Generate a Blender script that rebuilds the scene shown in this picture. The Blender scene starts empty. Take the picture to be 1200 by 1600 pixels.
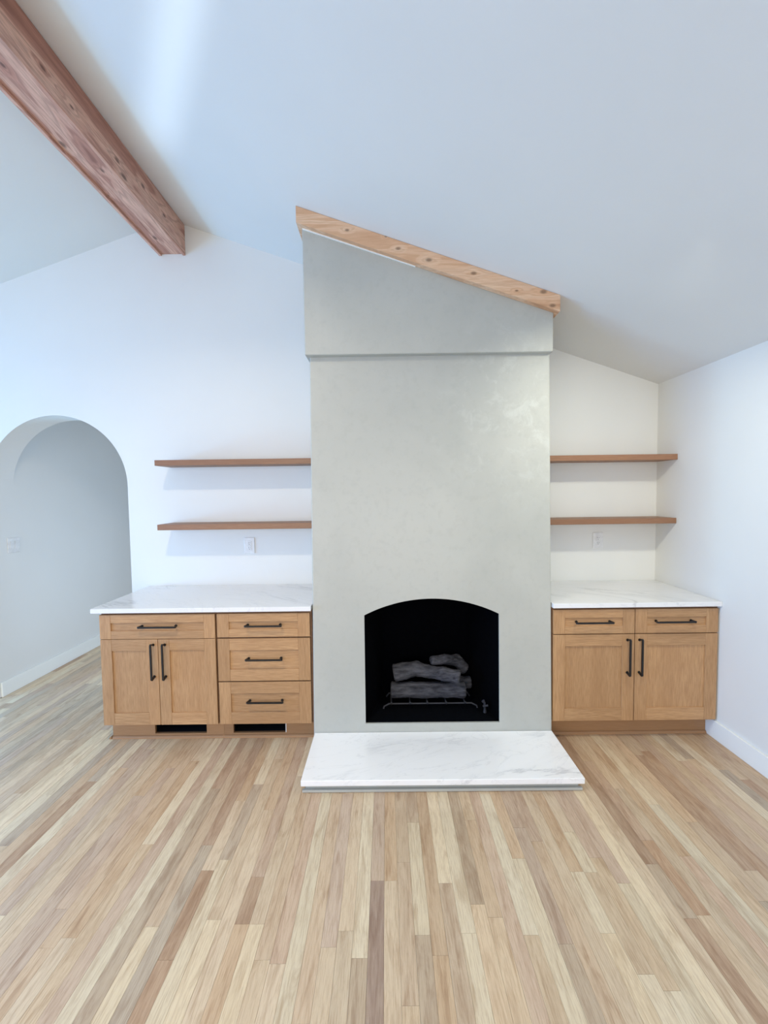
import bpy, bmesh, math, random
from mathutils import Vector, Matrix, noise

rnd = random.Random(7)
sc = bpy.context.scene
col = sc.collection

# ------------------------------------------------------------------ camera
F, PITCH, YAW, ROLL, EYE = 637.34, -0.0478, -0.0050, 0.0130, 1.6409
cd = bpy.data.cameras.new('camera')
cam = bpy.data.objects.new('camera', cd)
col.objects.link(cam)
cd.sensor_fit = 'VERTICAL'
cd.sensor_height = 36.0
cd.lens = F / 1600.0 * 36.0
cd.clip_start = 0.02
cam.matrix_world = (Matrix.Translation((0, 0, EYE)) @ Matrix.Rotation(-YAW, 4, 'Z')
                    @ Matrix.Rotation(math.pi / 2 + PITCH, 4, 'X') @ Matrix.Rotation(-ROLL, 4, 'Z'))
sc.camera = cam

# ------------------------------------------------------------------ world, lights, exposure
w = bpy.data.worlds.new('sky')
sc.world = w
w.use_nodes = True
bg = w.node_tree.nodes['Background']
bg.inputs[0].default_value = (0.62, 0.78, 1.0, 1)
bg.inputs[1].default_value = 0.2
sc.view_settings.view_transform = 'Standard'
sc.view_settings.look = 'None'
sc.view_settings.gamma = 1.0
sc.view_settings.use_curve_mapping = False
sc.view_settings.exposure = 0.0


def area(name, loc, rot, sx, sy, power, color, shape='RECTANGLE', spread=math.pi):
    l = bpy.data.lights.new(name, 'AREA')
    l.shape = shape
    l.size = sx
    if shape in ('RECTANGLE', 'ELLIPSE'):
        l.size_y = sy
    l.energy = power
    l.color = color
    l.spread = spread
    o = bpy.data.objects.new(name, l)
    o.location = loc
    o.rotation_euler = rot
    col.objects.link(o)
    return o


HP = math.pi / 2
# daylight from the left window and rear opening, plus two added fill lights
area('daylight_left', (-5.50, 2.0, 0.66), (0, -HP, 0), 0.65, 1.25, 90, (0.28, 0.64, 1.0))
area('fill_light_left_rear', (-5.95, 0.0, 1.35), (0, -HP + 0.35, 0), 2.3, 2.3, 185, (0.09, 0.36, 1.0))  # added blue fill, tinted to cool the ceiling and left wall
area('daylight_rear', (-1.6, -3.75, 1.45), (HP - 0.5, 0, 0), 5.0, 2.4, 172, (1.0, 0.965, 0.90))
area('fill_light_hall', (-1.32, 4.1, 0.85), (0, HP, 0), 1.3, 1.2, 14.5, (0.64, 0.80, 1.0))  # added unseen fill that brightens the hallway wall
# recessed ceiling lamps above and beside the frame
area('recessed_lamp_right', (1.35, 1.75, 2.70), (0.5, 0, 0), 0.11, 0.11, 7.5, (1.0, 0.99, 0.82), 'DISK', 2.2)
area('recessed_lamp_left', (-1.1, 0.9, 3.52), (0, 0, 0), 0.14, 0.14, 34, (1.0, 0.87, 0.64), 'DISK', 2.6)

# added narrow light behind the camera that draws the soft ceiling streak
_src, _tgt = Vector((0.9, -1.2, 0.7)), Vector((-0.76, 1.62, 3.455))
_d = (_tgt - _src).normalized()
_b = Vector((-0.45, 0.69, 0.155)).normalized()
_u = (_b - _d * _b.dot(_d)).normalized()
_v = _u.cross(-_d)
_m = Matrix((_v, _u, -_d)).transposed()
area('streak_light', _src, _m.to_euler(), 0.07, 0.95, 0.30, (0.72, 0.85, 1.0), 'RECTANGLE', math.radians(3.6))

# ------------------------------------------------------------------ measures
XR, XL = 2.146, -5.43          # side walls
YW, YB = 3.248, -3.0           # back wall (seen), rear wall (behind the camera)
XRID, ZRID, SL = -1.643, 3.765, 0.344


def zceil(x):
    return ZRID - SL * abs(x - XRID)


# ------------------------------------------------------------------ helpers
def V(*a):
    return Vector(a)


def box(bm, x0, x1, y0, y1, z0, z1, bevel=0.0, seg=1):
    vs = [bm.verts.new((x, y, z)) for x in (x0, x1) for y in (y0, y1) for z in (z0, z1)]
    fs = [(0, 1, 3, 2), (4, 6, 7, 5), (0, 4, 5, 1), (2, 3, 7, 6), (0, 2, 6, 4), (1, 5, 7, 3)]
    faces = [bm.faces.new([vs[i] for i in f]) for f in fs]
    if bevel > 0:
        es = list({e for f in faces for e in f.edges})
        bmesh.ops.bevel(bm, geom=es, offset=bevel, segments=seg, affect='EDGES', profile=0.5)
    return faces


def prism(bm, poly, y0, y1, axis='y', bevel=0.0, seg=1):
    """extrude polygon [(a, b)] between y0 and y1 along an axis"""
    def P(a, b, c):
        return (a, c, b) if axis == 'y' else ((c, a, b) if axis == 'x' else (a, b, c))
    A = [bm.verts.new(P(a, b, y0)) for a, b in poly]
    B = [bm.verts.new(P(a, b, y1)) for a, b in poly]
    n = len(poly)
    fs = [bm.faces.new(A), bm.faces.new(B[::-1])]
    for i in range(n):
        j = (i + 1) % n
        fs.append(bm.faces.new((A[j], A[i], B[i], B[j])))
    bmesh.ops.recalc_face_normals(bm, faces=fs)
    if bevel > 0:
        es = list({e for f in fs for e in f.edges})
        bmesh.ops.bevel(bm, geom=es, offset=bevel, segments=seg, affect='EDGES', profile=0.5)
    return fs


def tube(bm, pts, r, n=8, square=False, cap=True):
    pts = [Vector(p) for p in pts]
    rings = []
    for i, p in enumerate(pts):
        if i == 0:
            d = pts[1] - p
        elif i == len(pts) - 1:
            d = p - pts[-2]
        else:
            d = (pts[i + 1] - p).normalized() + (p - pts[i - 1]).normalized()
        d.normalize()
        up = V(0, 0, 1) if abs(d.z) < 0.9 else V(1, 0, 0)
        s = d.cross(up).normalized()
        t = s.cross(d).normalized()
        rr = r[i] if isinstance(r, (list, tuple)) else r
        ring = []
        for k in range(n):
            a = 2 * math.pi * k / n + (math.pi / 4 if square else 0)
            ring.append(bm.verts.new(p + (s * math.cos(a) + t * math.sin(a)) * rr))
        rings.append(ring)
    for a, b in zip(rings, rings[1:]):
        for k in range(n):
            j = (k + 1) % n
            bm.faces.new((a[k], a[j], b[j], b[k]))
    if cap:
        bm.faces.new(rings[0][::-1])
        bm.faces.new(rings[-1])
    bmesh.ops.recalc_face_normals(bm, faces=bm.faces[:])


def wloc(o):
    p = Vector(o.location)
    while o.parent:
        o = o.parent
        p += Vector(o.location)
    return p


def obj(name, bm, m, parent=None, smooth=False, origin=None):
    me = bpy.data.meshes.new(name)
    xs = [v.co for v in bm.verts]
    if origin is None:
        lo = Vector([min(v[i] for v in xs) for i in range(3)])
        hi = Vector([max(v[i] for v in xs) for i in range(3)])
        origin = V((lo.x + hi.x) / 2, (lo.y + hi.y) / 2, lo.z)
    origin = Vector(origin)
    bmesh.ops.translate(bm, verts=bm.verts[:], vec=-origin)
    bm.to_mesh(me)
    bm.free()
    if smooth:
        for p in me.polygons:
            p.use_smooth = True
    me.materials.append(m)
    o = bpy.data.objects.new(name, me)
    col.objects.link(o)
    if parent:
        o.parent = parent
        o.location = origin - wloc(parent)
    else:
        o.location = origin
    return o


def boxobj(name, dims, m, parent=None, bevel=0.0, seg=1):
    bm = bmesh.new()
    box(bm, *dims, bevel=bevel, seg=seg)
    return obj(name, bm, m, parent)


def thing(name, label, cat, loc, group=None):
    o = bpy.data.objects.new(name, None)
    o.empty_display_size = 0.1
    o.location = loc
    col.objects.link(o)
    return tag(o, label, cat, group)


def tag(o, label, cat, group=None):
    o['label'] = label
    o['category'] = cat
    if group:
        o['group'] = group
    return o


def struct(name, bm, m, label=None, cat=None, smooth=False):
    o = obj(name, bm, m, smooth=smooth)
    o['kind'] = 'structure'
    if label:
        o['label'] = label
        o['category'] = cat
    return o


# ------------------------------------------------------------------ materials
def srgb(r, g, b):
    f = lambda c: (c / 255 / 12.92) if c / 255 <= 0.04045 else ((c / 255 + 0.055) / 1.055) ** 2.4
    return (f(r), f(g), f(b), 1)


class NT:
    def __init__(self, name, rough=0.5):
        self.m = bpy.data.materials.new(name)
        self.m.use_nodes = True
        self.t = self.m.node_tree
        self.b = self.t.nodes['Principled BSDF']
        self.b.inputs['Roughness'].default_value = rough

    def n(self, kind, **kw):
        nd = self.t.nodes.new(kind)
        for k, v in kw.items():
            if hasattr(nd, k):
                setattr(nd, k, v)
            else:
                nd.inputs[k.replace('_', ' ')].default_value = v
        return nd

    def l(self, a, b):
        self.t.links.new(a, b)

    def pos(self, scale=(1, 1, 1), seed=None, rot=(0, 0, 0)):
        g = self.n('ShaderNodeNewGeometry')
        mp = self.n('ShaderNodeMapping')
        mp.inputs['Scale'].default_value = scale
        mp.inputs['Rotation'].default_value = rot
        src = g.outputs['Position']
        if seed is not None:
            add = self.n('ShaderNodeVectorMath', operation='ADD')
            self.l(src, add.inputs[0])
            self.l(seed, add.inputs[1])
            src = add.outputs[0]
        self.l(src, mp.inputs['Vector'])
        return mp.outputs[0]

    def noise(self, vec, scale, detail=4, rough=0.55, dist=0.0):
        nd = self.n('ShaderNodeTexNoise')
        nd.inputs['Scale'].default_value = scale
        nd.inputs['Detail'].default_value = detail
        nd.inputs['Roughness'].default_value = rough
        nd.inputs['Distortion'].default_value = dist
        self.l(vec, nd.inputs['Vector'])
        return nd.outputs[0]

    def ramp(self, fac, stops):
        nd = self.n('ShaderNodeValToRGB')
        e = nd.color_ramp.elements
        while len(e) < len(stops):
            e.new(0.5)
        for el, (p, c) in zip(e, stops):
            el.position = p
            el.color = c if len(c) == 4 else (*c, 1)
        self.l(fac, nd.inputs[0])
        return nd.outputs[0]

    def mix(self, fac, a, b, mode='MIX'):
        nd = self.n('ShaderNodeMix', data_type='RGBA', blend_type=mode)
        for i, v in ((0, fac), (6, a), (7, b)):
            if isinstance(v, (int, float, tuple)):
                nd.inputs[i].default_value = v
            else:
                self.l(v, nd.inputs[i])
        return nd.outputs[2]

    def bump(self, h, strength, dist=0.002):
        nd = self.n('ShaderNodeBump')
        nd.inputs['Strength'].default_value = strength
        nd.inputs['Distance'].default_value = dist
        self.l(h, nd.inputs['Height'])
        self.l(nd.outputs[0], self.b.inputs['Normal'])

    def color(self, c):
        if isinstance(c, tuple):
            self.b.inputs['Base Color'].default_value = c
        else:
            self.l(c, self.b.inputs['Base Color'])


def g3(v):
    return (v, v, v, 1)


def paint(name, c, rough=0.6, bump=0.12):
    t = NT(name, rough)
    v = t.pos()
    t.color(t.mix(t.ramp(t.noise(v, 1.3, 3), [(0.3, g3(0)), (0.7, g3(1))]), c, tuple(x * 0.97 for x in c[:3]) + (1,)))
    t.bump(t.noise(v, 160, 3), bump, 0.0006)
    return t.m


def wood(name, axis, base, dark, light, scale=1.0, rough=0.5, fig=0.5):
    """straight-grained sanded wood, grain along an axis; each board gets its own figure and tone"""
    t = NT(name, rough)
    oi = t.n('ShaderNodeObjectInfo')
    cmb = t.n('ShaderNodeCombineXYZ')
    mul = t.n('ShaderNodeMath', operation='MULTIPLY')
    t.l(oi.outputs['Random'], mul.inputs[0])
    mul.inputs[1].default_value = 37.0
    for i in range(3):
        t.l(mul.outputs[0], cmb.inputs[i])
    st = {'x': (0.07, 1, 1), 'y': (1, 0.07, 1), 'z': (1, 1, 0.07)}[axis]
    st = tuple(s * scale for s in st)
    v = t.pos(st, cmb.outputs[0])
    fine = t.noise(v, 170, 5, 0.65)
    broad = t.noise(v, 11, 4, 0.6, 0.8)
    c = t.mix(t.ramp(broad, [(0.28, g3(0)), (0.72, g3(1))]), dark, light)
    c = t.mix(fig, base, c)
    c = t.mix(t.ramp(fine, [(0.35, g3(0.75)), (0.62, g3(0))]), c, dark)
    # tone per board
    hs = t.n('ShaderNodeHueSaturation')
    mr = t.n('ShaderNodeMapRange')
    t.l(oi.outputs['Random'], mr.inputs[0])
    mr.inputs[3].default_value = 0.9
    mr.inputs[4].default_value = 1.08
    t.l(mr.outputs[0], hs.inputs['Value'])
    t.l(c, hs.inputs['Color'])
    t.color(hs.outputs[0])
    t.bump(fine, 0.15, 0.0006)
    return t.m


M = {}
M['wall'] = paint('wall_paint', srgb(232, 232, 229))
M['ceiling'] = paint('ceiling_paint', srgb(230, 231, 229), 0.7)
M['trim'] = paint('trim_paint', srgb(244, 246, 243), 0.35, 0.02)
OB, OD, OL = srgb(190, 148, 104), srgb(160, 119, 80), srgb(204, 164, 120)
M['oak_x'] = wood('cabinet_oak_x', 'x', OB, OD, OL)
M['oak_z'] = wood('cabinet_oak_z', 'z', OB, OD, OL)
M['shelf'] = wood('shelf_oak', 'x', srgb(154, 112, 84), srgb(138, 98, 72), srgb(174, 132, 100))
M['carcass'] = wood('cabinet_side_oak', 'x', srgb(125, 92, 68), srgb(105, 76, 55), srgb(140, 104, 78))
M['toe'] = wood('toe_kick_oak', 'x', srgb(165, 124, 86), OD, srgb(180, 138, 98))


def cedar(name, base, dark, light, axis, knots):
    t = NT(name, 0.6)
    st = {'x': (0.09, 1, 1), 'y': (1, 0.09, 1)}[axis]
    oi = t.n('ShaderNodeObjectInfo')
    cmb = t.n('ShaderNodeCombineXYZ')
    mul = t.n('ShaderNodeMath', operation='MULTIPLY')
    t.l(oi.outputs['Random'], mul.inputs[0])
    mul.inputs[1].default_value = 19.0
    for i in range(3):
        t.l(mul.outputs[0], cmb.inputs[i])
    # the grain of the sloping cap follows its length
    ang = math.atan(-SL) if axis == 'x' else 0.0
    v = t.pos(st, cmb.outputs[0], (0, ang, 0))
    ring = t.noise(v, 9, 3, 0.5, 0.6)
    fine = t.noise(v, 110, 4, 0.6)
    swirl = None
    core = None
    g = t.n('ShaderNodeNewGeometry')
    ca, sa = math.cos(ang), math.sin(ang)
    for k, (kx, ky, kz, kr) in enumerate(knots):
        sub = t.n('ShaderNodeVectorMath', operation='SUBTRACT')
        t.l(g.outputs['Position'], sub.inputs[0])
        sub.inputs[1].default_value = (kx, ky, kz)
        mp = t.n('ShaderNodeMapping')
        mp.inputs['Rotation'].default_value = (0, ang, 0)
        mp.inputs['Scale'].default_value = (0.55 / kr, 1 / kr, 1 / kr) if axis == 'x' else (1 / kr, 0.5 / kr, 1 / kr)
        t.l(sub.outputs[0], mp.inputs['Vector'])
        ln = t.n('ShaderNodeVectorMath', operation='LENGTH')
        t.l(mp.outputs[0], ln.inputs[0])
        d = ln.outputs['Value']
        mr = t.n('ShaderNodeMapRange')
        t.l(d, mr.inputs[0])
        mr.inputs[1].default_value = 0.0
        mr.inputs[2].default_value = 3.5
        mr.inputs[3].default_value = 0.13
        mr.inputs[4].default_value = 0.0
        mc = t.n('ShaderNodeMapRange')
        t.l(d, mc.inputs[0])
        mc.inputs[1].default_value = 0.45
        mc.inputs[2].default_value = 1.1
        mc.inputs[3].default_value = 0.75
        mc.inputs[4].default_value = 0.0
        if swirl is None:
            swirl, core = mr.outputs[0], mc.outputs[0]
        else:
            for nm in ('s', 'c'):
                mx = t.n('ShaderNodeMath', operation='MAXIMUM')
                t.l(swirl if nm == 's' else core, mx.inputs[0])
                t.l(mr.outputs[0] if nm == 's' else mc.outputs[0], mx.inputs[1])
                if nm == 's':
                    swirl = mx.outputs[0]
                else:
                    core = mx.outputs[0]
    ad = t.n('ShaderNodeMath', operation='ADD')
    t.l(ring, ad.inputs[0])
    t.l(swirl, ad.inputs[1])
    rr = ad.outputs[0]
    c = t.ramp(rr, [(0.30, dark), (0.44, base), (0.56, light), (0.70, base)])
    wv = t.n('ShaderNodeMath', operation='SINE')
    m2 = t.n('ShaderNodeMath', operation='MULTIPLY')
    t.l(rr, m2.inputs[0])
    m2.inputs[1].default_value = 60.0
    t.l(m2.outputs[0], wv.inputs[0])
    c = t.mix(t.ramp(wv.outputs[0], [(0.0, g3(0)), (0.9, g3(0.38))]), c, dark)
    c = t.mix(t.ramp(fine, [(0.35, g3(0.4)), (0.6, g3(0))]), c, dark)
    kc = tuple(x * 0.30 for x in dark[:3]) + (1,)
    c = t.mix(core, c, kc)
    t.color(c)
    t.bump(fine, 0.2, 0.001)
    return t.m


M['beam'] = cedar('beam_cedar', srgb(204, 152, 132), srgb(142, 94, 80), srgb(232, 190, 168), 'y',
                  [(-1.689, 2.246, 3.505, .013), (-1.603, 2.425, 3.505, .010), (-1.651, 3.043, 3.505, .014), (-1.632, 1.845, 3.505, .010), (-1.70, 2.62, 3.505, .007),
                   (-1.529, 1.935, 3.582, .012), (-1.529, 2.447, 3.581, .014), (-1.529, 2.505, 3.53, .016), (-1.529, 2.104, 3.565, .009), (-1.529, 2.70, 3.62, .013), (-1.529, 2.95, 3.60, .012)])
M['cap'] = cedar('cap_cedar', srgb(224, 182, 145), srgb(196, 148, 110), srgb(234, 202, 170), 'x',
                 [(-0.214, 2.547, 3.23, .009), (0.094, 2.547, 3.117, .010), (0.279, 2.547, 3.047, .013), (0.551, 2.547, 2.964, .012),
                  (0.975, 2.547, 2.848, .014), (1.031, 2.547, 2.765, .013), (0.02, 2.547, 3.188, .006), (0.812, 2.547, 2.857, .007)])


def plaster():
    t = NT('trowelled_plaster', 0.55)
    v = t.pos()
    a = t.ramp(t.noise(v, 1.1, 3, 0.5, 0.6), [(0.3, g3(0)), (0.7, g3(1))])
    c = t.mix(a, srgb(176, 177, 170), srgb(190, 190, 182))
    # limy trowel patches, most of them high on the right of the breast
    b = t.ramp(t.noise(v, 9, 7, 0.68, 0.7), [(0.52, g3(0)), (0.64, g3(1))])
    g = t.n('ShaderNodeNewGeometry')
    d = t.n('ShaderNodeVectorMath', operation='DISTANCE')
    t.l(g.outputs['Position'], d.inputs[0])
    d.inputs[1].default_value = (0.95, 2.62, 2.15)
    msk = t.ramp(d.outputs['Value'], [(0.12, g3(0.5)), (0.75, g3(0.0))])
    mm = t.n('ShaderNodeMath', operation='MULTIPLY')
    t.l(b, mm.inputs[0])
    t.l(msk, mm.inputs[1])
    c = t.mix(mm.outputs[0], c, srgb(206, 208, 201))
    e = t.ramp(t.noise(v, 23, 5, 0.6), [(0.5, g3(0)), (0.75, g3(0.35))])
    c = t.mix(e, c, srgb(168, 169, 162))
    t.color(c)
    t.bump(t.noise(v, 26, 6, 0.6), 0.25, 0.004)
    return t.m


M['plaster'] = plaster()


def marble(name, seed, rot, base):
    t = NT(name, 0.16)
    cmb = t.n('ShaderNodeCombineXYZ')
    for i in range(3):
        cmb.inputs[i].default_value = seed
    v = t.pos((1, 1, 1), cmb.outputs[0], (0, 0, rot))
    st = t.n('ShaderNodeMapping')
    st.inputs['Scale'].default_value = (0.45, 1.5, 1)
    t.l(v, st.inputs['Vector'])
    n1 = t.noise(st.outputs[0], 1.7, 7, 0.62, 0.9)
    n2 = t.noise(st.outputs[0], 3.6, 6, 0.6, 1.2)
    n3 = t.noise(v, 1.4, 2)

    def vein(n, wd, amt):
        s = t.n('ShaderNodeMath', operation='SUBTRACT')
        t.l(n, s.inputs[0])
        s.inputs[1].default_value = 0.5
        a = t.n('ShaderNodeMath', operation='ABSOLUTE')
        t.l(s.outputs[0], a.inputs[0])
        return t.ramp(a.outputs[0], [(0.0, g3(amt)), (wd, g3(0))])
    v1, v2 = vein(n1, 0.020, 0.60), vein(n2, 0.009, 0.2)
    soft = vein(n1, 0.09, 0.2)
    msk = t.ramp(n3, [(0.46, g3(0)), (0.62, g3(1))])
    soft = t.mix(1.0, soft, msk, 'MULTIPLY')
    c = t.mix(soft, base, srgb(190, 192, 197))
    m1 = t.mix(1.0, v1, msk, 'MULTIPLY')
    c = t.mix(m1, c, srgb(150, 152, 158))
    c = t.mix(v2, c, srgb(178, 180, 184))
    t.color(c)
    return t.m


M['marble'] = marble('white_veined_quartz', 4.3, 0.55, srgb(236, 236, 237))
M['marble_r'] = marble('white_veined_quartz_right', 9.1, 0.5, srgb(234, 234, 235))
M['marble_h'] = marble('white_veined_quartz_hearth', 2.2, -0.35, srgb(247, 247, 247))


def simple(name, c, rough=0.5, metal=0.0, nscale=None, nstr=0.3, c2=None):
    t = NT(name, rough)
    t.b.inputs['Metallic'].default_value = metal
    v = t.pos()
    if 'log' in name:
        v = t.pos((0.25, 1, 1))
    f = t.noise(v, nscale or 30, 5, 0.6)
    t.color(t.mix(t.ramp(f, [(0.35, g3(0)), (0.7, g3(1))]), c, c2 or tuple(x * 0.85 for x in c[:3]) + (1,)))
    if nscale:
        t.bump(f, nstr, 0.004)
    return t.m


M['black'] = simple('black_metal', srgb(14, 13, 14), 0.45, 0.0)
M['soot'] = simple('black_firebox', srgb(2, 3, 6), 1.0, 0, 40, 0.4)
M['sootfloor'] = simple('black_firebox_floor', srgb(7, 9, 14), 0.9, 0, 60, 0.4)
M['log'] = simple('ceramic_log', srgb(84, 84, 90), 1.0, 0, 38, 1.0, srgb(40, 41, 46))
for _k in ('soot', 'sootfloor', 'log'):
    M[_k].node_tree.nodes['Principled BSDF'].inputs['Specular IOR Level'].default_value = 0.05
M['iron'] = simple('grate_iron', srgb(48, 49, 56), 0.7, 0.1)
M['duct'] = simple('dark_duct', srgb(26, 29, 34), 0.5, 0.2)
M['ductrim'] = simple('duct_rim', srgb(225, 225, 222), 0.5)
M['plastic'] = simple('white_plastic', srgb(238, 238, 238), 0.3)
M['slot'] = simple('dark_slot', srgb(70, 70, 72), 0.5)


def plank_mat():
    t = NT('sanded_oak_plank', 0.36)
    at = t.n('ShaderNodeAttribute')
    at.attribute_name = 'tone'
    sep = t.n('ShaderNodeAttribute')
    sep.attribute_name = 'figure'
    sc1 = t.n('ShaderNodeVectorMath', operation='SCALE')
    t.l(sep.outputs['Color'], sc1.inputs[0])
    sc1.inputs['Scale'].default_value = 23.0
    v = t.pos((1, 0.055, 1), sc1.outputs[0])
    v2 = t.pos((1, 0.16, 1), sc1.outputs[0])
    fine = t.noise(v, 260, 4, 0.7)
    broad = t.noise(v2, 26, 4, 0.6, 1.0)
    streak = t.noise(v, 60, 3, 0.6, 0.6)
    c = at.outputs['Color']
    dk = t.mix(1.0, c, srgb(190, 168, 150), 'MULTIPLY')
    lt = t.mix(0.35, c, srgb(225, 208, 176))
    c = t.mix(t.ramp(broad, [(0.3, g3(0.5)), (0.5, g3(0))]), c, dk)
    c = t.mix(t.ramp(broad, [(0.5, g3(0)), (0.75, g3(0.6))]), c, lt)
    c = t.mix(t.ramp(streak, [(0.30, g3(0.4)), (0.42, g3(0))]), c, dk)
    c = t.mix(t.ramp(fine, [(0.3, g3(0.5)), (0.55, g3(0))]), c, dk)
    # small knots
    vo = t.n('ShaderNodeTexVoronoi')
    vo.inputs['Scale'].default_value = 4.5
    t.l(t.pos((1, 0.5, 1), sc1.outputs[0]), vo.inputs['Vector'])
    c = t.mix(t.ramp(vo.outputs['Distance'], [(0.012, g3(0.75)), (0.035, g3(0))]), c, srgb(92, 70, 56))
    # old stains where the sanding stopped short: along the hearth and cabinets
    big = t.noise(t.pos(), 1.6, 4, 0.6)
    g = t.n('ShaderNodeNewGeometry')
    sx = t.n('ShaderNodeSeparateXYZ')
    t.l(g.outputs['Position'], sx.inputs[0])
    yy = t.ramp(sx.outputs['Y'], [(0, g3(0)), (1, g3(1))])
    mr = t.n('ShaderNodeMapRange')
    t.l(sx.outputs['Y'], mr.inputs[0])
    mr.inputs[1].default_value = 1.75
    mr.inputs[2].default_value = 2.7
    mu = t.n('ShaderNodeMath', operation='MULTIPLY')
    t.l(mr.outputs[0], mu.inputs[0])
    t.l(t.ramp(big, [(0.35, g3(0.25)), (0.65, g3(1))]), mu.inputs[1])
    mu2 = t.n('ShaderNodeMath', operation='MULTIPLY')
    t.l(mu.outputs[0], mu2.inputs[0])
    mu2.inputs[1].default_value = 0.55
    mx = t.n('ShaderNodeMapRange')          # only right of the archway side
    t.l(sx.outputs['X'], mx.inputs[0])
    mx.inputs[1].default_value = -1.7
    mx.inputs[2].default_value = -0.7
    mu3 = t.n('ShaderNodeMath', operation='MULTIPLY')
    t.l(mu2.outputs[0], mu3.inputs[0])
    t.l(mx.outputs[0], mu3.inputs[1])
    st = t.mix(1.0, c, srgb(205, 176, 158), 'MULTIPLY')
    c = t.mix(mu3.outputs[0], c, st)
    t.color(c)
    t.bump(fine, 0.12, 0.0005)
    return t.m


M['plank'] = plank_mat()
M['subfloor'] = simple('subfloor', srgb(70, 52, 40), 0.9)

# ------------------------------------------------------------------ room shell
XH0, XH1, HALLY, HALLZ = -3.18, -2.056, 6.2, 2.44    # hallway beyond the arch
AC, AR = (XH0 + XH1) / 2, (XH1 - XH0) / 2
AZ = 2.284 - AR
TH = 0.23

# back wall with the arched doorway
bm = bmesh.new()
arch = [(AC + AR * math.cos(a), AZ + AR * math.sin(a)) for a in [math.pi * k / 48 for k in range(49)]]
for y, flip in ((YW, False), (YW + TH, True)):
    def F3(*p):
        vs = [bm.verts.new((a, y, b)) for a, b in p]
        f = bm.faces.new(vs if not flip else vs[::-1])
    x0, x1 = XL - 0.1, XR + 0.1
    F3((x0, 0), (XH0, 0), (XH0, AZ), (XH0, zceil(XH0)), (x0, zceil(x0)))
    F3((XH1, 0), (x1, 0), (x1, zceil(x1)), (XRID, ZRID), (XH1, zceil(XH1)), (XH1, AZ))
    for (a, b), (c, d) in zip(arch, arch[1:]):
        F3((a, b), (a, zceil(a)), (c, zceil(c)), (c, d))
prof = [(XH1, 0)] + arch + [(XH0, 0)]
for (a, b), (c, d) in zip(prof, prof[1:]):
    q = [bm.verts.new(p) for p in ((a, YW, b), (c, YW, d), (c, YW + TH, d), (a, YW + TH, b))]
    bm.faces.new(q)
tp = [(XR + 0.1, 0), (XR + 0.1, zceil(XR + 0.1)), (XRID, ZRID), (XH1, zceil(XH1))] + [(a, zceil(a)) for a, b in arch[1:-1]] + [(XH0, zceil(XH0)), (XL - 0.1, zceil(XL - 0.1)), (XL - 0.1, 0), (XH0, 0)]
for (a, b), (c, d) in list(zip(tp, tp[1:])) + [((XH1, 0), (XR + .1, 0))]:
    bm.faces.new([bm.verts.new(p) for p in ((a, YW, b), (c, YW, d), (c, YW + TH, d), (a, YW + TH, b))])
bmesh.ops.remove_doubles(bm, verts=bm.verts[:], dist=1e-5)
bmesh.ops.recalc_face_normals(bm, faces=bm.faces[:])
struct('wall_back', bm, M['wall'])

# right wall
bm = bmesh.new()
box(bm, XR, XR + 0.12, YB - 0.12, YW, 0, zceil(XR))
struct('wall_right', bm, M['wall'])
# left wall with a window opening and one cut for the added fill
bm = bmesh.new()
zl = zceil(XL)
for d in ((YB - .12, -1.1, 0, zl), (1.1, 1.35, 0, zl), (2.65, YW, 0, zl), (1.35, 2.65, 0, 0.2), (1.35, 2.65, 1.12, zl),
          (-1.1, 1.1, 0, 0.15), (-1.1, 1.1, 2.3, zl)):
    box(bm, XL - 0.12, XL, d[0], d[1], d[2], d[3])
struct('wall_left', bm, M['wall'])
# rear wall (behind the camera) with a wide glazed opening
bm = bmesh.new()
poly = lambda a, b, z0: [(a, z0), (b, z0), (b, zceil(b)), (a, zceil(a))]
prism(bm, poly(XL, -4.15, 0), YB - 0.12, YB)
prism(bm, poly(0.95, XR, 0), YB - 0.12, YB)
prism(bm, [(-4.15, 2.5), (0.95, 2.5), (0.95, zceil(0.95)), (XRID, ZRID), (-4.15, zceil(-4.15))], YB - 0.12, YB)
struct('wall_rear', bm, M['wall'])
# sloping ceiling, both pitches
bm = bmesh.new()
xa, xb = XL - 0.12, XR + 0.12
prism(bm, [(xa, zceil(xa)), (XRID, ZRID), (xb, zceil(xb)), (xb, zceil(xb) + 0.1), (XRID, ZRID + 0.1), (xa, zceil(xa) + 0.1)], YB - 0.12, YW + TH)
struct('ceiling', bm, M['ceiling'])
# hallway
bm = bmesh.new()
box(bm, XH0 - 0.1, XH0, YW + TH, HALLY, 0, HALLZ)
struct('wall_hall_left', bm, M['wall'])
bm = bmesh.new()
box(bm, -1.3, -1.2, YW + TH, HALLY, 0, HALLZ)
struct('wall_hall_right', bm, M['wall'])
bm = bmesh.new()
box(bm, XH0 - 0.1, -1.2, HALLY, HALLY + 0.1, 0, HALLZ)
struct('wall_hall_end', bm, M['wall'])
bm = bmesh.new()
box(bm, XH0 - 0.1, -1.2, YW + TH, HALLY + .1, HALLZ, HALLZ + 0.1)
struct('ceiling_hall', bm, M['ceiling'])


def baseboard(name, pts):
    """pts: x0,x1,y0,y1 footprint"""
    bm = bmesh.new()
    x0, x1, y0, y1 = pts
    box(bm, x0, x1, y0, y1, 0, 0.121, bevel=0.003, seg=2)
    return struct(name, bm, M['trim'])


baseboard('baseboard_right', (XR - 0.016, XR, YB, YW))
baseboard('baseboard_hall_left', (XH0, XH0 + 0.016, YW + 0.012, HALLY))
baseboard('baseboard_back', (XL, XH0, YW - 0.016, YW))
baseboard('baseboard_left', (XL, XL + 0.016, YB, YW - 0.016))

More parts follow.
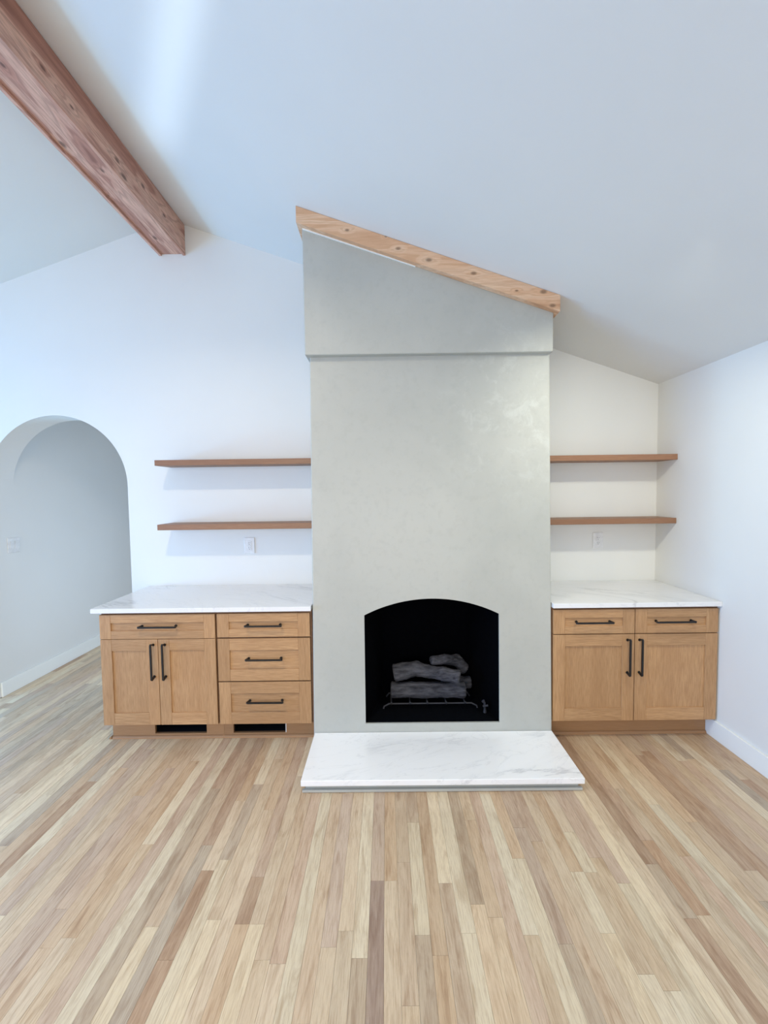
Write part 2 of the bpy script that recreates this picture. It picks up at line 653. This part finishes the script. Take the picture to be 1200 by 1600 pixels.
# ------------------------------------------------------------------ floor of narrow oak planks
bm = bmesh.new()
box(bm, XL - 0.1, XR + 0.1, YB - 0.1, HALLY, -0.06, -0.022)
floor = struct('floor', bm, M['subfloor'])

TONES = {'L': (223, 207, 178), 'M': (212, 191, 162), 'T': (204, 180, 151), 'P': (200, 177, 154),
         'B': (186, 158, 131), 'G': (190, 172, 149), 'D': (166, 142, 124)}


def ray_floor(px, py):
    a, b = px - 600, -(py - 800)
    d = cam.matrix_world.to_3x3() @ V(a, b, -F)
    k = -EYE / d.z
    return d.x * k, d.y * k


def project(x, y):
    p = cam.matrix_world.inverted() @ V(x, y, 0)
    if p.z > -0.05:
        return (-9999, -9999)
    return 600 + F * p.x / -p.z, 800 - F * p.y / -p.z


BW = 0.0572
# planks read from the photograph: a pixel on the plank, the pixel rows where it starts and ends, its tone
SEEN = [((586, 1440), 1376, 1700, 'D'), ((558, 1430), 1200, 1497, 'L'), ((553, 1540), 1497, 1700, 'G'),
        ((598, 1310), 1200, 1374, 'P'), ((611, 1450), 1376, 1700, 'M'), ((660, 1400), 1285, 1461, 'L'),
        ((664, 1500), 1461, 1700, 'G'), ((706, 1320), 1200, 1458, 'L'), ((736, 1540), 1458, 1700, 'L'),
        ((735, 1330), 1235, 1413, 'G'), ((800, 1370), 1240, 1461, 'L'), ((486, 1350), 1200, 1700, 'L'),
        ((222, 1470), 1448, 1700, 'L'), ((305, 1480), 1437, 1700, 'L'), ((385, 1475), 1444, 1700, 'L'),
        ((396, 1410), 1370, 1444, 'B'), ((960, 1310), 1200, 1700, 'L'), ((1015, 1240), 1140, 1480, 'L'),
        ((1040, 1285), 1257, 1600, 'L'), ((1100, 1190), 1140, 1330, 'L'), ((935, 1300), 1235, 1380, 'P'),
        ((1100, 1480), 1435, 1700, 'B'), ((1032, 1330), 1313, 1430, 'B'), ((955, 1480), 1458, 1700, 'L'),
        ((1055, 1560), 1548, 1700, 'L'), ((880, 1490), 1475, 1700, 'G'), ((905, 1200), 1140, 1350, 'B'),
        ((880, 1320), 1240, 1362, 'T'), ((925, 1350), 1300, 1363, 'L'), ((530, 1290), 1240, 1480, 'P'),
        ((515, 1300), 1240, 1600, 'T'), ((1080, 1260), 1180, 1360, 'B'), ((190, 1300), 1200, 1420, 'P'),
        ((300, 1420), 1360, 1500, 'B'), ((700, 1420), 1380, 1600, 'T'), ((455, 1300), 1240, 1500, 'T')]
strips = {}
for (px, py), a, b, tn in SEEN:
    x, y = ray_floor(px, py)
    k = math.floor((x - XR) / BW)
    xm = XR + (k + .5) * BW
    # rows to depths along that strip
    def depth(row):
        lo, hi = 0.6, 3.4
        for _ in range(40):
            m = (lo + hi) / 2
            if project(xm, m)[1] > row:
                lo = m
            else:
                hi = m
        return lo
    strips.setdefault(k, []).append((depth(b), depth(a), tn))


def tone_rgb(tn):
    r, g, b = TONES[tn]
    j = rnd.uniform(-6, 6)
    h = rnd.uniform(-3, 3)
    return srgb(min(255, r + j + h), g + j, b + j - h)


def draw_tone():
    return rnd.choices('LMTPBGD', (13, 27, 28, 13, 8, 10, 1))[0]


kmin = math.floor((XL - XR) / BW)
planks = []
for k in range(kmin, 0):
    x0, x1 = XR + k * BW, XR + (k + 1) * BW
    x0 = max(x0, XL)
    yend = HALLY if (x1 > XH0 + 0.02 and x0 < XH1) else YW
    segs = sorted(strips.get(k, []))
    y = YB
    out = []
    tgt = segs + [(yend, yend, None)]
    for s0, s1, tn in tgt:
        s0 = max(s0, y)
        # fill from y to s0
        while s0 - y > 0.02:
            ln = rnd.choice((0.45, 0.6, 0.8, 1.0, 1.2, 1.5, 1.9)) * rnd.uniform(.85, 1.15)
            if s0 - y - ln < 0.25:
                ln = s0 - y
            out.append((y, y + ln, draw_tone()))
            y += ln
        if tn and s1 > s0:
            out.append((y, min(s1, yend), tn))
            y = s1
    for a, b, tn in out:
        planks.append((x0, x1, a, b, tn))


def seen_size(x0, x1, a, b):
    """length in pixels of the stretch of a plank that is inside the frame and in front of the furniture"""
    n = 0
    tot = 0
    xm = (x0 + x1) / 2
    last = None
    for i in range(41):
        y = a + (b - a) * i / 40
        px, py = project(xm, y)
        ok = -8 < px < 1208 and 900 < py < 1610
        if -1.9 < xm < 2.14 and y > 2.67:
            ok = False
        if -0.49 < xm < 1.07 and y > 2.14:
            ok = False
        if ok:
            if last:
                tot += math.hypot(px - last[0], py - last[1])
            last = (px, py)
        else:
            last = None
    return tot


def plank_mesh(bm, x0, x1, y0, y1, tone, seed, lt, lf):
    g = 0.00025
    x0 += g; x1 -= g; y0 += g; y1 -= g
    e = 0.0004
    dz = rnd.uniform(-0.0003, 0.0)
    low = [bm.verts.new(p) for p in ((x0, y0, -0.02), (x1, y0, -0.02), (x1, y1, -0.02), (x0, y1, -0.02))]
    mid = [bm.verts.new((v.co.x, v.co.y, dz - e)) for v in low]
    top = [bm.verts.new(p) for p in ((x0 + e, y0 + e, dz), (x1 - e, y0 + e, dz), (x1 - e, y1 - e, dz), (x0 + e, y1 - e, dz))]
    fs = [bm.faces.new(top)]
    for A, B in ((low, mid), (mid, top)):
        for i in range(4):
            j = (i + 1) % 4
            fs.append(bm.faces.new((A[i], A[j], B[j], B[i])))
    for f in fs:
        for lp in f.loops:
            lp[lt] = tone
            lp[lf] = seed


scored = sorted(((seen_size(*p[:4]), i) for i, p in enumerate(planks)), reverse=True)
single = {i for s, i in scored[:300] if s > 10}
rest = bmesh.new()
rt, rf = rest.loops.layers.float_color.new('tone'), rest.loops.layers.float_color.new('figure')
for i, (x0, x1, a, b, tn) in enumerate(planks):
    seed = (rnd.random(), rnd.random(), rnd.random(), 1)
    if i in single:
        bm = bmesh.new()
        lt, lf = bm.loops.layers.float_color.new('tone'), bm.loops.layers.float_color.new('figure')
        plank_mesh(bm, x0, x1, a, b, tone_rgb(tn), seed, lt, lf)
        obj('plank', bm, M['plank'], floor)
    else:
        plank_mesh(rest, x0, x1, a, b, tone_rgb(tn), seed, rt, rf)
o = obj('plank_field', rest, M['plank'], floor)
o['kind'] = 'stuff'

# ------------------------------------------------------------------ ridge beam: a box of three boards
BX0, BX1, BZ0 = -1.7335, -1.529, 3.494
beam = thing('ceiling_beam', 'reddish knotty cedar box beam running along the ridge of the white ceiling', 'beam', ((BX0 + BX1) / 2, YW, BZ0))
for x0, x1 in ((BX0, BX0 + 0.02), (BX1 - 0.02, BX1)):
    bm = bmesh.new()
    prism(bm, [(x0, BZ0), (x1, BZ0), (x1, zceil(x1) - .001), (x0, zceil(x0) - .001)], YB + .002, YW - 0.001, bevel=0.002)
    obj('side_board', bm, M['beam'], beam)
bm = bmesh.new()
box(bm, BX0 + 0.0205, BX1 - 0.0205, YB + .002, YW - 0.001, BZ0 + 0.013, BZ0 + 0.033, bevel=0.001)
obj('bottom_board', bm, M['beam'], beam)

# ------------------------------------------------------------------ fireplace
fp = thing('fireplace', 'tall grey plastered chimney breast with an arched black firebox and a sloping cedar cap', 'fireplace', (0.29, 2.9, 0))
ZS = 2.505                       # where the upper section starts
FY0, FY1 = 2.593, 2.640          # face depth at the floor and at ZS


def fx(side, z):
    t = z / ZS
    return (-0.491 + 0.016 * t) if side < 0 else (1.064 - 0.011 * t)


def fy(z):
    return FY0 + (FY1 - FY0) * z / ZS


OX0, OX1, OZ0, OZS, OZT = -0.150, 0.723, 0.134, 0.847, 0.951
# segmental arch of the opening
hw = (OX1 - OX0) / 2
rise = OZT - OZS
R_ = (hw * hw + rise * rise) / (2 * rise)
oc = (OX0 + OX1) / 2
top = []
NA = 32
for i in range(NA + 1):
    x = OX0 + (OX1 - OX0) * i / NA
    top.append((x, OZT - R_ + math.sqrt(R_ * R_ - (x - oc) ** 2)))
bm = bmesh.new()
YBK = YW - 0.001


def fv(x, z, dy=0.0):
    return bm.verts.new((x, fy(z) + dy, z))


def sx(u, z):
    """x on the face at height z for a bottom x of u, so that the edges keep the taper"""
    return u


zs_side = [0.0, OZ0, OZS, 1.3, 1.8, ZS]
for z0, z1 in zip(zs_side, zs_side[1:]):
    for s, ox in ((-1, OX0), (1, OX1)):
        q = [fv(fx(s, z0), z0), fv(ox, z0), fv(ox, z1), fv(fx(s, z1), z1)]
        bm.faces.new(q)
    # outer sides
    for s in (-1, 1):
        q = [bm.verts.new(p) for p in ((fx(s, z0), fy(z0), z0), (fx(s, z1), fy(z1), z1), (fx(s, z1), YBK, z1), (fx(s, z0), YBK, z0))]
        bm.faces.new(q)
for (xa_, za_), (xb_, zb_) in zip(top, top[1:]):
    bm.faces.new([fv(xa_, 0), fv(xb_, 0), fv(xb_, OZ0), fv(xa_, OZ0)])
    prev = [za_, zb_]
    for zt in (1.3, 1.8, ZS):
        bm.faces.new([fv(xa_, prev[0]), fv(xb_, prev[1]), fv(xb_, zt), fv(xa_, zt)])
        prev = [zt, zt]
# returns of the opening (plaster edge)
loop = [(OX0, OZ0)] + top + [(OX1, OZ0)]
RD = 0.012
YBK = YW - 0.001
YCV = 3.02                      # back of the cavity that holds the firebox


def cav(x, z, k=1.0, g=0.0):
    return (oc + (x - oc) * k, z)


for (xa_, za_), (xb_, zb_) in zip(loop, loop[1:] + loop[:1]):
    bm.faces.new([fv(xa_, za_), fv(xb_, zb_), fv(xb_, zb_, RD), fv(xa_, za_, RD)])
    # cavity a little wider than the liner
    ka, kb = (oc + (xa_ - oc) * 1.08, za_ + (0.02 if za_ > .5 else -.04)), (oc + (xb_ - oc) * 1.08, zb_ + (0.02 if zb_ > .5 else -.04))
    bm.faces.new([fv(xa_, za_, RD), fv(xb_, zb_, RD), bm.verts.new((kb[0], fy(zb_) + RD, kb[1])), bm.verts.new((ka[0], fy(za_) + RD, ka[1]))])
    bm.faces.new([bm.verts.new((ka[0], fy(za_) + RD, ka[1])), bm.verts.new((kb[0], fy(zb_) + RD, kb[1])), bm.verts.new((kb[0], YCV, kb[1])), bm.verts.new((ka[0], YCV, ka[1]))])
bm.faces.new([bm.verts.new((oc + (x - oc) * 1.08, YCV, z + (0.02 if z > .5 else -.04))) for x, z in loop])
# back, top and bottom
for z0, z1 in zip(zs_side, zs_side[1:]):
    bm.faces.new([bm.verts.new(p) for p in ((fx(-1, z0), YBK, z0), (fx(1, z0), YBK, z0), (fx(1, z1), YBK, z1), (fx(-1, z1), YBK, z1))])
for z, f in ((0.0, 1), (ZS, 1)):
    bm.faces.new([fv(fx(-1, z), z)] + [fv(x, z) for x, _ in top] + [fv(fx(1, z), z), bm.verts.new((fx(1, z), YBK, z)), bm.verts.new((fx(-1, z), YBK, z))])
bmesh.ops.remove_doubles(bm, verts=bm.verts[:], dist=1e-5)
bmesh.ops.recalc_face_normals(bm, faces=bm.faces[:])
# soften the two front corners
ce = [e for e in bm.edges if all(min(abs(v.co.x - fx(-1, v.co.z)), abs(v.co.x - fx(1, v.co.z))) < 1e-4 and abs(v.co.y - fy(v.co.z)) < 1e-4 for v in e.verts)
      and abs(e.verts[0].co.x - e.verts[1].co.x) < 0.1]
bmesh.ops.bevel(bm, geom=ce, offset=0.008, segments=3, affect='EDGES', profile=0.5)
obj('chimney_breast', bm, M['plaster'], fp)

# upper section, a little proud
UX0, UX1, UY = -0.496, 1.055, 2.590
zt0, zt1 = zceil(UX0) - 0.002, zceil(UX1) - 0.002
bm = bmesh.new()
prism(bm, [(UX0, ZS), (UX1, ZS), (UX1, zt1), (UX0, zt0)], UY, YW - .001, bevel=0.007, seg=2)
obj('upper_breast', bm, M['plaster'], fp)

# cedar cap: front board with two returns, under the ceiling
CX0, CX1, CY, CH = -0.523, 1.078, 2.547, 0.099
bm = bmesh.new()
prism(bm, [(CX0, zceil(CX0) - CH), (CX1, zceil(CX1) - CH), (CX1, zceil(CX1) - .001), (CX0, zceil(CX0) - .001)], CY, UY - 0.0005, bevel=0.0015)
obj('cap_board', bm, M['cap'], fp)
for x0, x1 in ((CX0, UX0 - .0005), (UX1 + .0005, CX1)):
    bm = bmesh.new()
    prism(bm, [(x0, zceil(x0) - CH), (x1, zceil(x1) - CH), (x1, zceil(x1) - .001), (x0, zceil(x0) - .001)], UY, YW - .001, bevel=0.001)
    obj('cap_return', bm, M['cap'], fp)
# caulk line under the cap
bm = bmesh.new()
prism(bm, [(UX0 + .003, zceil(UX0) - CH - 0.008), (0.20, zceil(0.20) - CH - 0.004), (0.20, zceil(0.20) - CH), (UX0 + .003, zceil(UX0) - CH)], UY - 0.008, UY)
obj('caulk_line', bm, M['trim'], fp)['label'] = 'white caulk line'

# firebox
fb = bmesh.new()
yb = 2.995
T_ = 0.012


def shell(k, dz, y_back, kb):
    fr = [fb.verts.new((oc + (x - oc) * k, fy(z) + RD + .0005, z + (dz if z > .5 else -dz))) for x, z in loop]
    bk = [fb.verts.new((oc + (x - oc) * kb, y_back, z + (dz + .02 if z > .5 else -dz))) for x, z in loop]
    return fr, bk


fi, bi = shell(1.0, 0.0, yb, 0.74)
fo, bo = shell(1.05, T_, yb + T_, 0.80)
nl = len(loop)
for i in range(nl):
    j = (i + 1) % nl
    fb.faces.new((fi[i], fi[j], bi[j], bi[i]))
    fb.faces.new((fo[j], fo[i], bo[i], bo[j]))
    fb.faces.new((fo[i], fo[j], fi[j], fi[i]))
fb.faces.new(bi)
fb.faces.new(bo[::-1])
bmesh.ops.recalc_face_normals(fb, faces=fb.faces[:])
obj('firebox', fb, M['soot'], fp)
bm = bmesh.new()
q = [(OX0 + .002, fy(OZ0) + RD + .001), (OX1 - .002, fy(OZ0) + RD + .001), (oc + (OX1 - oc) * .74 - .001, yb - .001), (oc + (OX0 - oc) * .74 + .001, yb - .001)]
prism(bm, q, OZ0 + .0002, OZ0 + .003, axis='z')
obj('firebox_floor', bm, M['sootfloor'], fp)
# gas valve inside on the right
bm = bmesh.new()
tube(bm, [(0.655, 2.71, OZ0 + .0035), (0.655, 2.71, OZ0 + .03), (0.65, 2.70, OZ0 + 0.075), (0.64, 2.70, OZ0 + 0.09)], [.012, .008, .008, .012])
tube(bm, [(0.638, 2.695, OZ0 + .055), (0.672, 2.695, OZ0 + .06)], .007)
obj('gas_valve', bm, M['iron'], fp)

# ------------------------------------------------------------------ hearth
HX0, HX1, HY, HZ = -0.484, 1.061, 2.146, 0.078
he = thing('hearth', 'low white veined stone hearth slab on a grey plaster base before the fireplace', 'hearth', (0.29, 2.4, 0))
bm = bmesh.new()
box(bm, HX0, HX1, HY, FY0 - 0.001, HZ - 0.032, HZ, bevel=0.0025, seg=2)
obj('slab', bm, M['marble_h'], he)
bm = bmesh.new()
box(bm, HX0 + 0.02, HX1 - 0.02, HY + 0.03, FY0 - 0.002, 0.001, HZ - 0.033, bevel=0.002)
box(bm, HX0 + 0.005, HX1 - 0.005, HY + 0.012, HY + 0.0295, 0.001, 0.016, bevel=0.003, seg=2)
obj('base', bm, M['plaster'], he)['label'] = 'grey plaster base'

# ------------------------------------------------------------------ cabinets
CF = 2.605                      # face of doors and drawers
CB = CF + 0.021                 # face of the carcass
YCB = YW - 0.004


def handle(xa, za, xb, zb, parent):
    """flat black bar pull with slanting feet"""
    r = 0.0072
    yf, yo = CF, CF - 0.034
    a, b = V(xa, yo, za), V(xb, yo, zb)
    d = (b - a).normalized()
    bm = bmesh.new()
    tube(bm, [V(xa, yf, za) + d * 0.012, V(xa, yo + 0.004, za) + d * 0.001, a + d * 0.006, b - d * 0.006, V(xb, yo + 0.004, zb) - d * 0.001, V(xb, yf, zb) - d * 0.012], r, 4, square=True)
    for p in (V(xa, yf, za) + d * 0.012, V(xb, yf, zb) - d * 0.012):
        tube(bm, [p, p - V(0, 0.003, 0)], 0.009, 10)
    return obj('handle', bm, M['black'], parent)


def front(kind, x0, x1, z0, z1, stile, railb, railt, parent):
    """shaker front: recessed panel (the door or drawer itself) in two stiles and two rails"""
    g = 0.0
    grain = 'oak_z' if kind == 'door' else 'oak_x'
    bm = bmesh.new()
    box(bm, x0 + stile - 0.008, x1 - stile + 0.008, CF + 0.009, CF + 0.019, z0 + railb - 0.008, z1 - railt + 0.008)
    d = obj(kind, bm, M[grain], parent)
    for a, b in ((x0, x0 + stile), (x1 - stile, x1)):
        bm = bmesh.new()
        box(bm, a, b, CF, CF + 0.02, z0, z1, bevel=0.0012)
        obj('stile', bm, M['oak_z'], d)
    for a, b in ((z0, z0 + railb), (z1 - railt, z1)):
        bm = bmesh.new()
        box(bm, x0 + stile + 0.0002, x1 - stile - 0.0002, CF + 0.0004, CF + 0.02, a, b, bevel=0.0010)
        obj('rail', bm, M['oak_x'], d)
    return d


def carcass(parent, x0, x1, extra_left=0.0):
    bm = bmesh.new()
    box(bm, x0, x1, CB, YCB, 0.130, 0.8835, bevel=0.001)
    obj('carcass', bm, M['carcass'], parent)


TY = 2.682
ZB_, ZT_ = 0.134, 0.868
VH = (0.030, 0.112)


def toe(parent, x0, x1, vent=None):
    bm = bmesh.new()
    if vent:
        a, b = vent
        box(bm, x0, a, TY, TY + 0.018, 0.001, 0.129)
        box(bm, b, x1, TY, TY + 0.018, 0.001, 0.129)
        box(bm, a, b, TY, TY + 0.018, 0.001, VH[0])
        box(bm, a, b, TY, TY + 0.018, VH[1], 0.129)
    else:
        box(bm, x0, x1, TY, TY + 0.018, 0.001, 0.129)
    obj('toe_kick', bm, M['toe'], parent)
    if vent:
        a, b = vent
        bm = bmesh.new()
        y0, y1 = TY + 0.0185, TY + 0.30
        box(bm, a - .004, b + .004, y1, y1 + .003, VH[0] - .004, VH[1] + .004)
        box(bm, a - .004, b + .004, y0, y1, VH[0] - .004, VH[0] - .001)
        box(bm, a - .004, b + .004, y0, y1, VH[1] + .001, VH[1] + .004)
        box(bm, a - .004, a - .001, y0, y1, VH[0], VH[1])
        box(bm, b + .001, b + .004, y0, y1, VH[0], VH[1])
        obj('vent_duct', bm, M['duct'], parent)['label'] = 'dark open heating vent'
    # quarter-round at the floor
    bm = bmesh.new()
    pr = [(TY, 0.001), (TY, 0.019)] + [(TY - 0.013 * math.sin(t), 0.001 + 0.018 * math.cos(t)) for t in (0.35, 0.75, 1.15)] + [(TY - 0.0135, 0.001)]
    prism(bm, pr, x0, x1, axis='x')
    obj('shoe_moulding', bm, M['toe'], parent)


# door unit of the left run
c1 = thing('base_cabinet', 'oak base cabinet with one wide drawer over two doors, at the archway end', 'cabinet', (-1.49, 2.93, 0))
carcass(c1, -1.872, -1.1145)
toe(c1, -1.868, -1.1145, (-1.582, -1.232))
bm = bmesh.new()
box(bm, -1.872, -1.852, TY + .02, YCB, 0.001, 0.1295)
obj('side_panel', bm, M['toe'], c1)
bm = bmesh.new()
prism(bm, [(-1.8725, 0.001), (-1.8725, 0.019), (-1.880, 0.017), (-1.886, 0.010), (-1.887, 0.001)], TY - .013, YW - .02)
obj('shoe_moulding', bm, M['toe'], c1)
d = front('drawer', -1.873, -1.121, 0.7085, ZT_, 0.0725, 0.053, 0.053, c1)
handle(-1.606, 0.794, -1.362, 0.794, d)
d = front('door', -1.873, -1.4985, ZB_, 0.7055, 0.073, 0.080, 0.075, c1)
handle(-1.527, 0.681, -1.527, 0.447, d)
d = front('door', -1.4955, -1.121, ZB_, 0.7055, 0.073, 0.080, 0.075, c1)
handle(-1.452, 0.681, -1.452, 0.447, d)
# drawer unit of the left run
c2 = thing('drawer_cabinet', 'oak base cabinet of three stacked drawers against the left side of the fireplace', 'cabinet', (-0.8, 2.93, 0))
carcass(c2, -1.1135, -0.492)
toe(c2, -1.1135, -0.492, (-1.050, -0.698))
for z0, z1, hz in ((0.713, ZT_, 0.794), (0.4225, 0.7035, 0.573), (ZB_, 0.4145, 0.292)):
    rb, rt_ = (0.052, 0.053) if z1 > 0.8 else ((0.077, 0.077) if z0 > 0.3 else (0.079, 0.076))
    d = front('drawer', -1.1075, -0.505, z0, z1, 0.077, rb, rt_, c2)
    handle(-0.918, hz, -0.683, hz, d)
bm = bmesh.new()
box(bm, -0.6975, -0.692, TY - 0.001, TY + 0.02, VH[0], VH[1])
obj('vent_rim', bm, M['ductrim'], c2)['label'] = 'white edge of the vent opening'
# right unit
c3 = thing('base_cabinet', 'oak base cabinet with two drawers over two doors, right of the fireplace', 'cabinet', (1.6, 2.93, 0))
carcass(c3, 1.066, XR - 0.002)
toe(c3, 1.066, XR - 0.018)
for x0, x1 in ((1.0725, 1.5975), (1.6025, 2.1345)):
    d = front('drawer', x0, x1, 0.710, ZT_, 0.075, 0.051, 0.053, c3)
    cx = (x0 + x1) / 2
    handle(cx - 0.127 + (0 if x0 < 1.5 else -.02), 0.790, cx + 0.112 + (0 if x0 < 1.5 else -.01), 0.790, d)
    d = front('door', x0, x1, ZB_ - .002, 0.7045, 0.077, 0.083, 0.076, c3)
    hx = 1.553 if x0 < 1.5 else 1.630
    handle(hx, 0.679, hx, 0.441, d)

# counters
bm = bmesh.new()
box(bm, -1.917, -0.4925, 2.588, YW - .001, 0.884, 0.914, bevel=0.002, seg=2)
tag(obj('countertop', bm, M['marble']), 'white veined countertop over the cabinets left of the fireplace', 'countertop', 'white veined countertops')
bm = bmesh.new()
box(bm, 1.0655, XR - .001, 2.588, YW - .001, 0.884, 0.914, bevel=0.002, seg=2)
tag(obj('countertop', bm, M['marble_r']), 'white veined countertop over the cabinet between the fireplace and the right wall', 'countertop', 'white veined countertops')

# ------------------------------------------------------------------ floating shelves
SY = 3.018
for x0, x1, z0, z1, lab in ((-1.706, -0.482, 1.860, 1.901, 'upper floating oak shelf on the wall left of the fireplace'),
                            (-1.704, -0.4845, 1.381, 1.423, 'lower floating oak shelf above the outlet, left of the fireplace'),
                            (1.058, XR - .001, 1.855, 1.896, 'upper floating oak shelf in the alcove right of the fireplace'),
                            (1.060, XR - .001, 1.385, 1.425, 'lower floating oak shelf above the outlet, right of the fireplace')):
    bm = bmesh.new()
    box(bm, x0, x1, SY, YW - .001, z0, z1, bevel=0.0015)
    tag(obj('floating_shelf', bm, M['shelf']), lab, 'shelf', 'floating oak shelves')

# ------------------------------------------------------------------ outlets and switch
def outlet(cx, cz, lab):
    t = thing('wall_outlet', lab, 'outlet', (cx, YW, cz - 0.063), 'white wall outlets')
    bm = bmesh.new()
    box(bm, cx - .041, cx + .041, YW - .007, YW - .0005, cz - .063, cz + .063, bevel=.002, seg=2)
    obj('cover_plate', bm, M['plastic'], t)
    for k in (-1, 1):
        zc = cz + k * 0.0195
        bm = bmesh.new()
        box(bm, cx - .0165, cx + .0165, YW - .0095, YW - .007, zc - .0175, zc + .0175, bevel=.001)
        s = obj('socket', bm, M['plastic'], t)
        bm = bmesh.new()
        for dx, hh in ((-.0065, .0045), (.0065, .0037)):
            box(bm, cx + dx - .0011, cx + dx + .0011, YW - .0099, YW - .0093, zc + .003 - hh, zc + .003 + hh)
        tube(bm, [(cx, YW - .0099, zc - .009), (cx, YW - .0093, zc - .009)], .0026, 8)
        obj('slot', bm, M['slot'], s)
    return t


outlet(-1.096, 1.231, 'white wall outlet under the lower shelf left of the fireplace')
outlet(1.685, 1.238, 'white wall outlet under the lower shelf right of the fireplace')
sw = thing('light_switch', 'white double light switch plate on the hallway wall seen through the archway', 'switch', (XH0, 3.445, 1.17))
bm = bmesh.new()
box(bm, XH0 + .0005, XH0 + .007, 3.388, 3.502, 1.172, 1.298, bevel=.002, seg=2)
obj('cover_plate', bm, M['plastic'], sw)
for yc in (3.422, 3.468):
    bm = bmesh.new()
    prism(bm, [(XH0 + .007, 1.202), (XH0 + .0095, 1.202), (XH0 + .0125, 1.268), (XH0 + .007, 1.268)], yc - .0165, yc + .0165)
    obj('rocker', bm, M['plastic'], sw)

# ------------------------------------------------------------------ grate and logs
GZ = 0.178
GT = thing('fire_grate', 'black iron grate standing in the firebox under the logs', 'grate', (0.29, 2.85, OZ0))
YG = 2.77
for x in (0.005, 0.575):
    s = -1 if x < 0.1 else 1
    bm = bmesh.new()
    tube(bm, [(x + s * 0.04, YG - .01, OZ0 + .0095), (x + s * 0.035, YG - .005, GZ - .02), (x, YG, GZ - .005)], .0055, 6)
    obj('leg', bm, M['iron'], GT)
    bm = bmesh.new()
    tube(bm, [(x + s * 0.02, 2.93, OZ0 + .0095), (x, 2.92, GZ - .005)], .0055, 6)
    obj('leg', bm, M['iron'], GT)
for yy in (YG, 2.92):
    bm = bmesh.new()
    tube(bm, [(0.0, yy, GZ - .005), (0.58, yy, GZ - .005)], .0055, 6)
    obj('rail', bm, M['iron'], GT)
for x in (0.02, 0.15, 0.27, 0.40, 0.53):
    bm = bmesh.new()
    tube(bm, [(x, YG - .024, GZ + .014), (x, YG - .016, GZ + .001), (x, 2.93, GZ + .002)], .0055, 6)
    obj('bar', bm, M['iron'], GT)


def log(pts, rad, seed, lab, n=20):
    pts = [Vector(p) for p in pts]
    # resample
    P, Rr = [], []
    for i in range(len(pts) - 1):
        for k in range(8):
            t = k / 8
            P.append(pts[i].lerp(pts[i + 1], t))
            Rr.append(rad[i] + (rad[i + 1] - rad[i]) * t)
    P.append(pts[-1])
    Rr.append(rad[-1])
    bm = bmesh.new()
    # rounded, slightly dished ends
    P = [P[0]] + P + [P[-1]]
    Rr = [Rr[0] * 0.82] + Rr + [Rr[-1] * 0.82]
    d0 = (P[2] - P[1]).normalized()
    P[0] = P[1] - d0 * 0.008
    P[-1] = P[-2] + (P[-2] - P[-3]).normalized() * 0.008
    tube(bm, P, Rr, n)
    bmesh.ops.subdivide_edges(bm, edges=bm.edges[:], cuts=1, use_grid_fill=True)
    ax = (pts[-1] - pts[0]).normalized()
    for v in bm.verts:
        q = v.co.copy()
        along = q.dot(ax)
        perp = q - ax * along
        s = perp * 60 + ax * along * 8 + V(seed, seed * 2, seed)
        k = -abs(noise.noise(s)) * 0.013 + noise.noise(q * 14 + V(seed, 0, 0)) * 0.008 + noise.noise(q * 70) * 0.002
        # direction from local centre
        c = min(P, key=lambda p: (p - q).length)
        n_ = (q - c)
        if n_.length > 1e-5:
            v.co += n_.normalized() * k
    o = obj('fire_log', bm, M['log'], smooth=True)
    return tag(o, lab, 'log', 'ceramic logs in the firebox')


log([(0.025, 2.82, 0.247), (0.28, 2.815, 0.246), (0.535, 2.82, 0.245)], [0.056, 0.053, 0.056], 1.0,
    'straight grey bark log lying level across the grate at the bottom')
log([(0.045, 2.83, 0.366), (0.20, 2.835, 0.392), (0.34, 2.80, 0.376), (0.49, 2.76, 0.362)], [0.060, 0.053, 0.043, 0.048], 5.0,
    'grey bark log resting crosswise on top of the bottom log')
log([(0.31, 2.83, 0.450), (0.40, 2.87, 0.446), (0.50, 2.915, 0.415), (0.56, 2.935, 0.345)], [0.030, 0.038, 0.044, 0.042], 9.0,
    'crooked grey branch log lying at the top right of the pile')
log([(0.40, 2.942, 0.232), (0.60, 2.942, 0.240)], [0.046, 0.046], 13.0,
    'dark log in the shadow behind the right end of the pile')
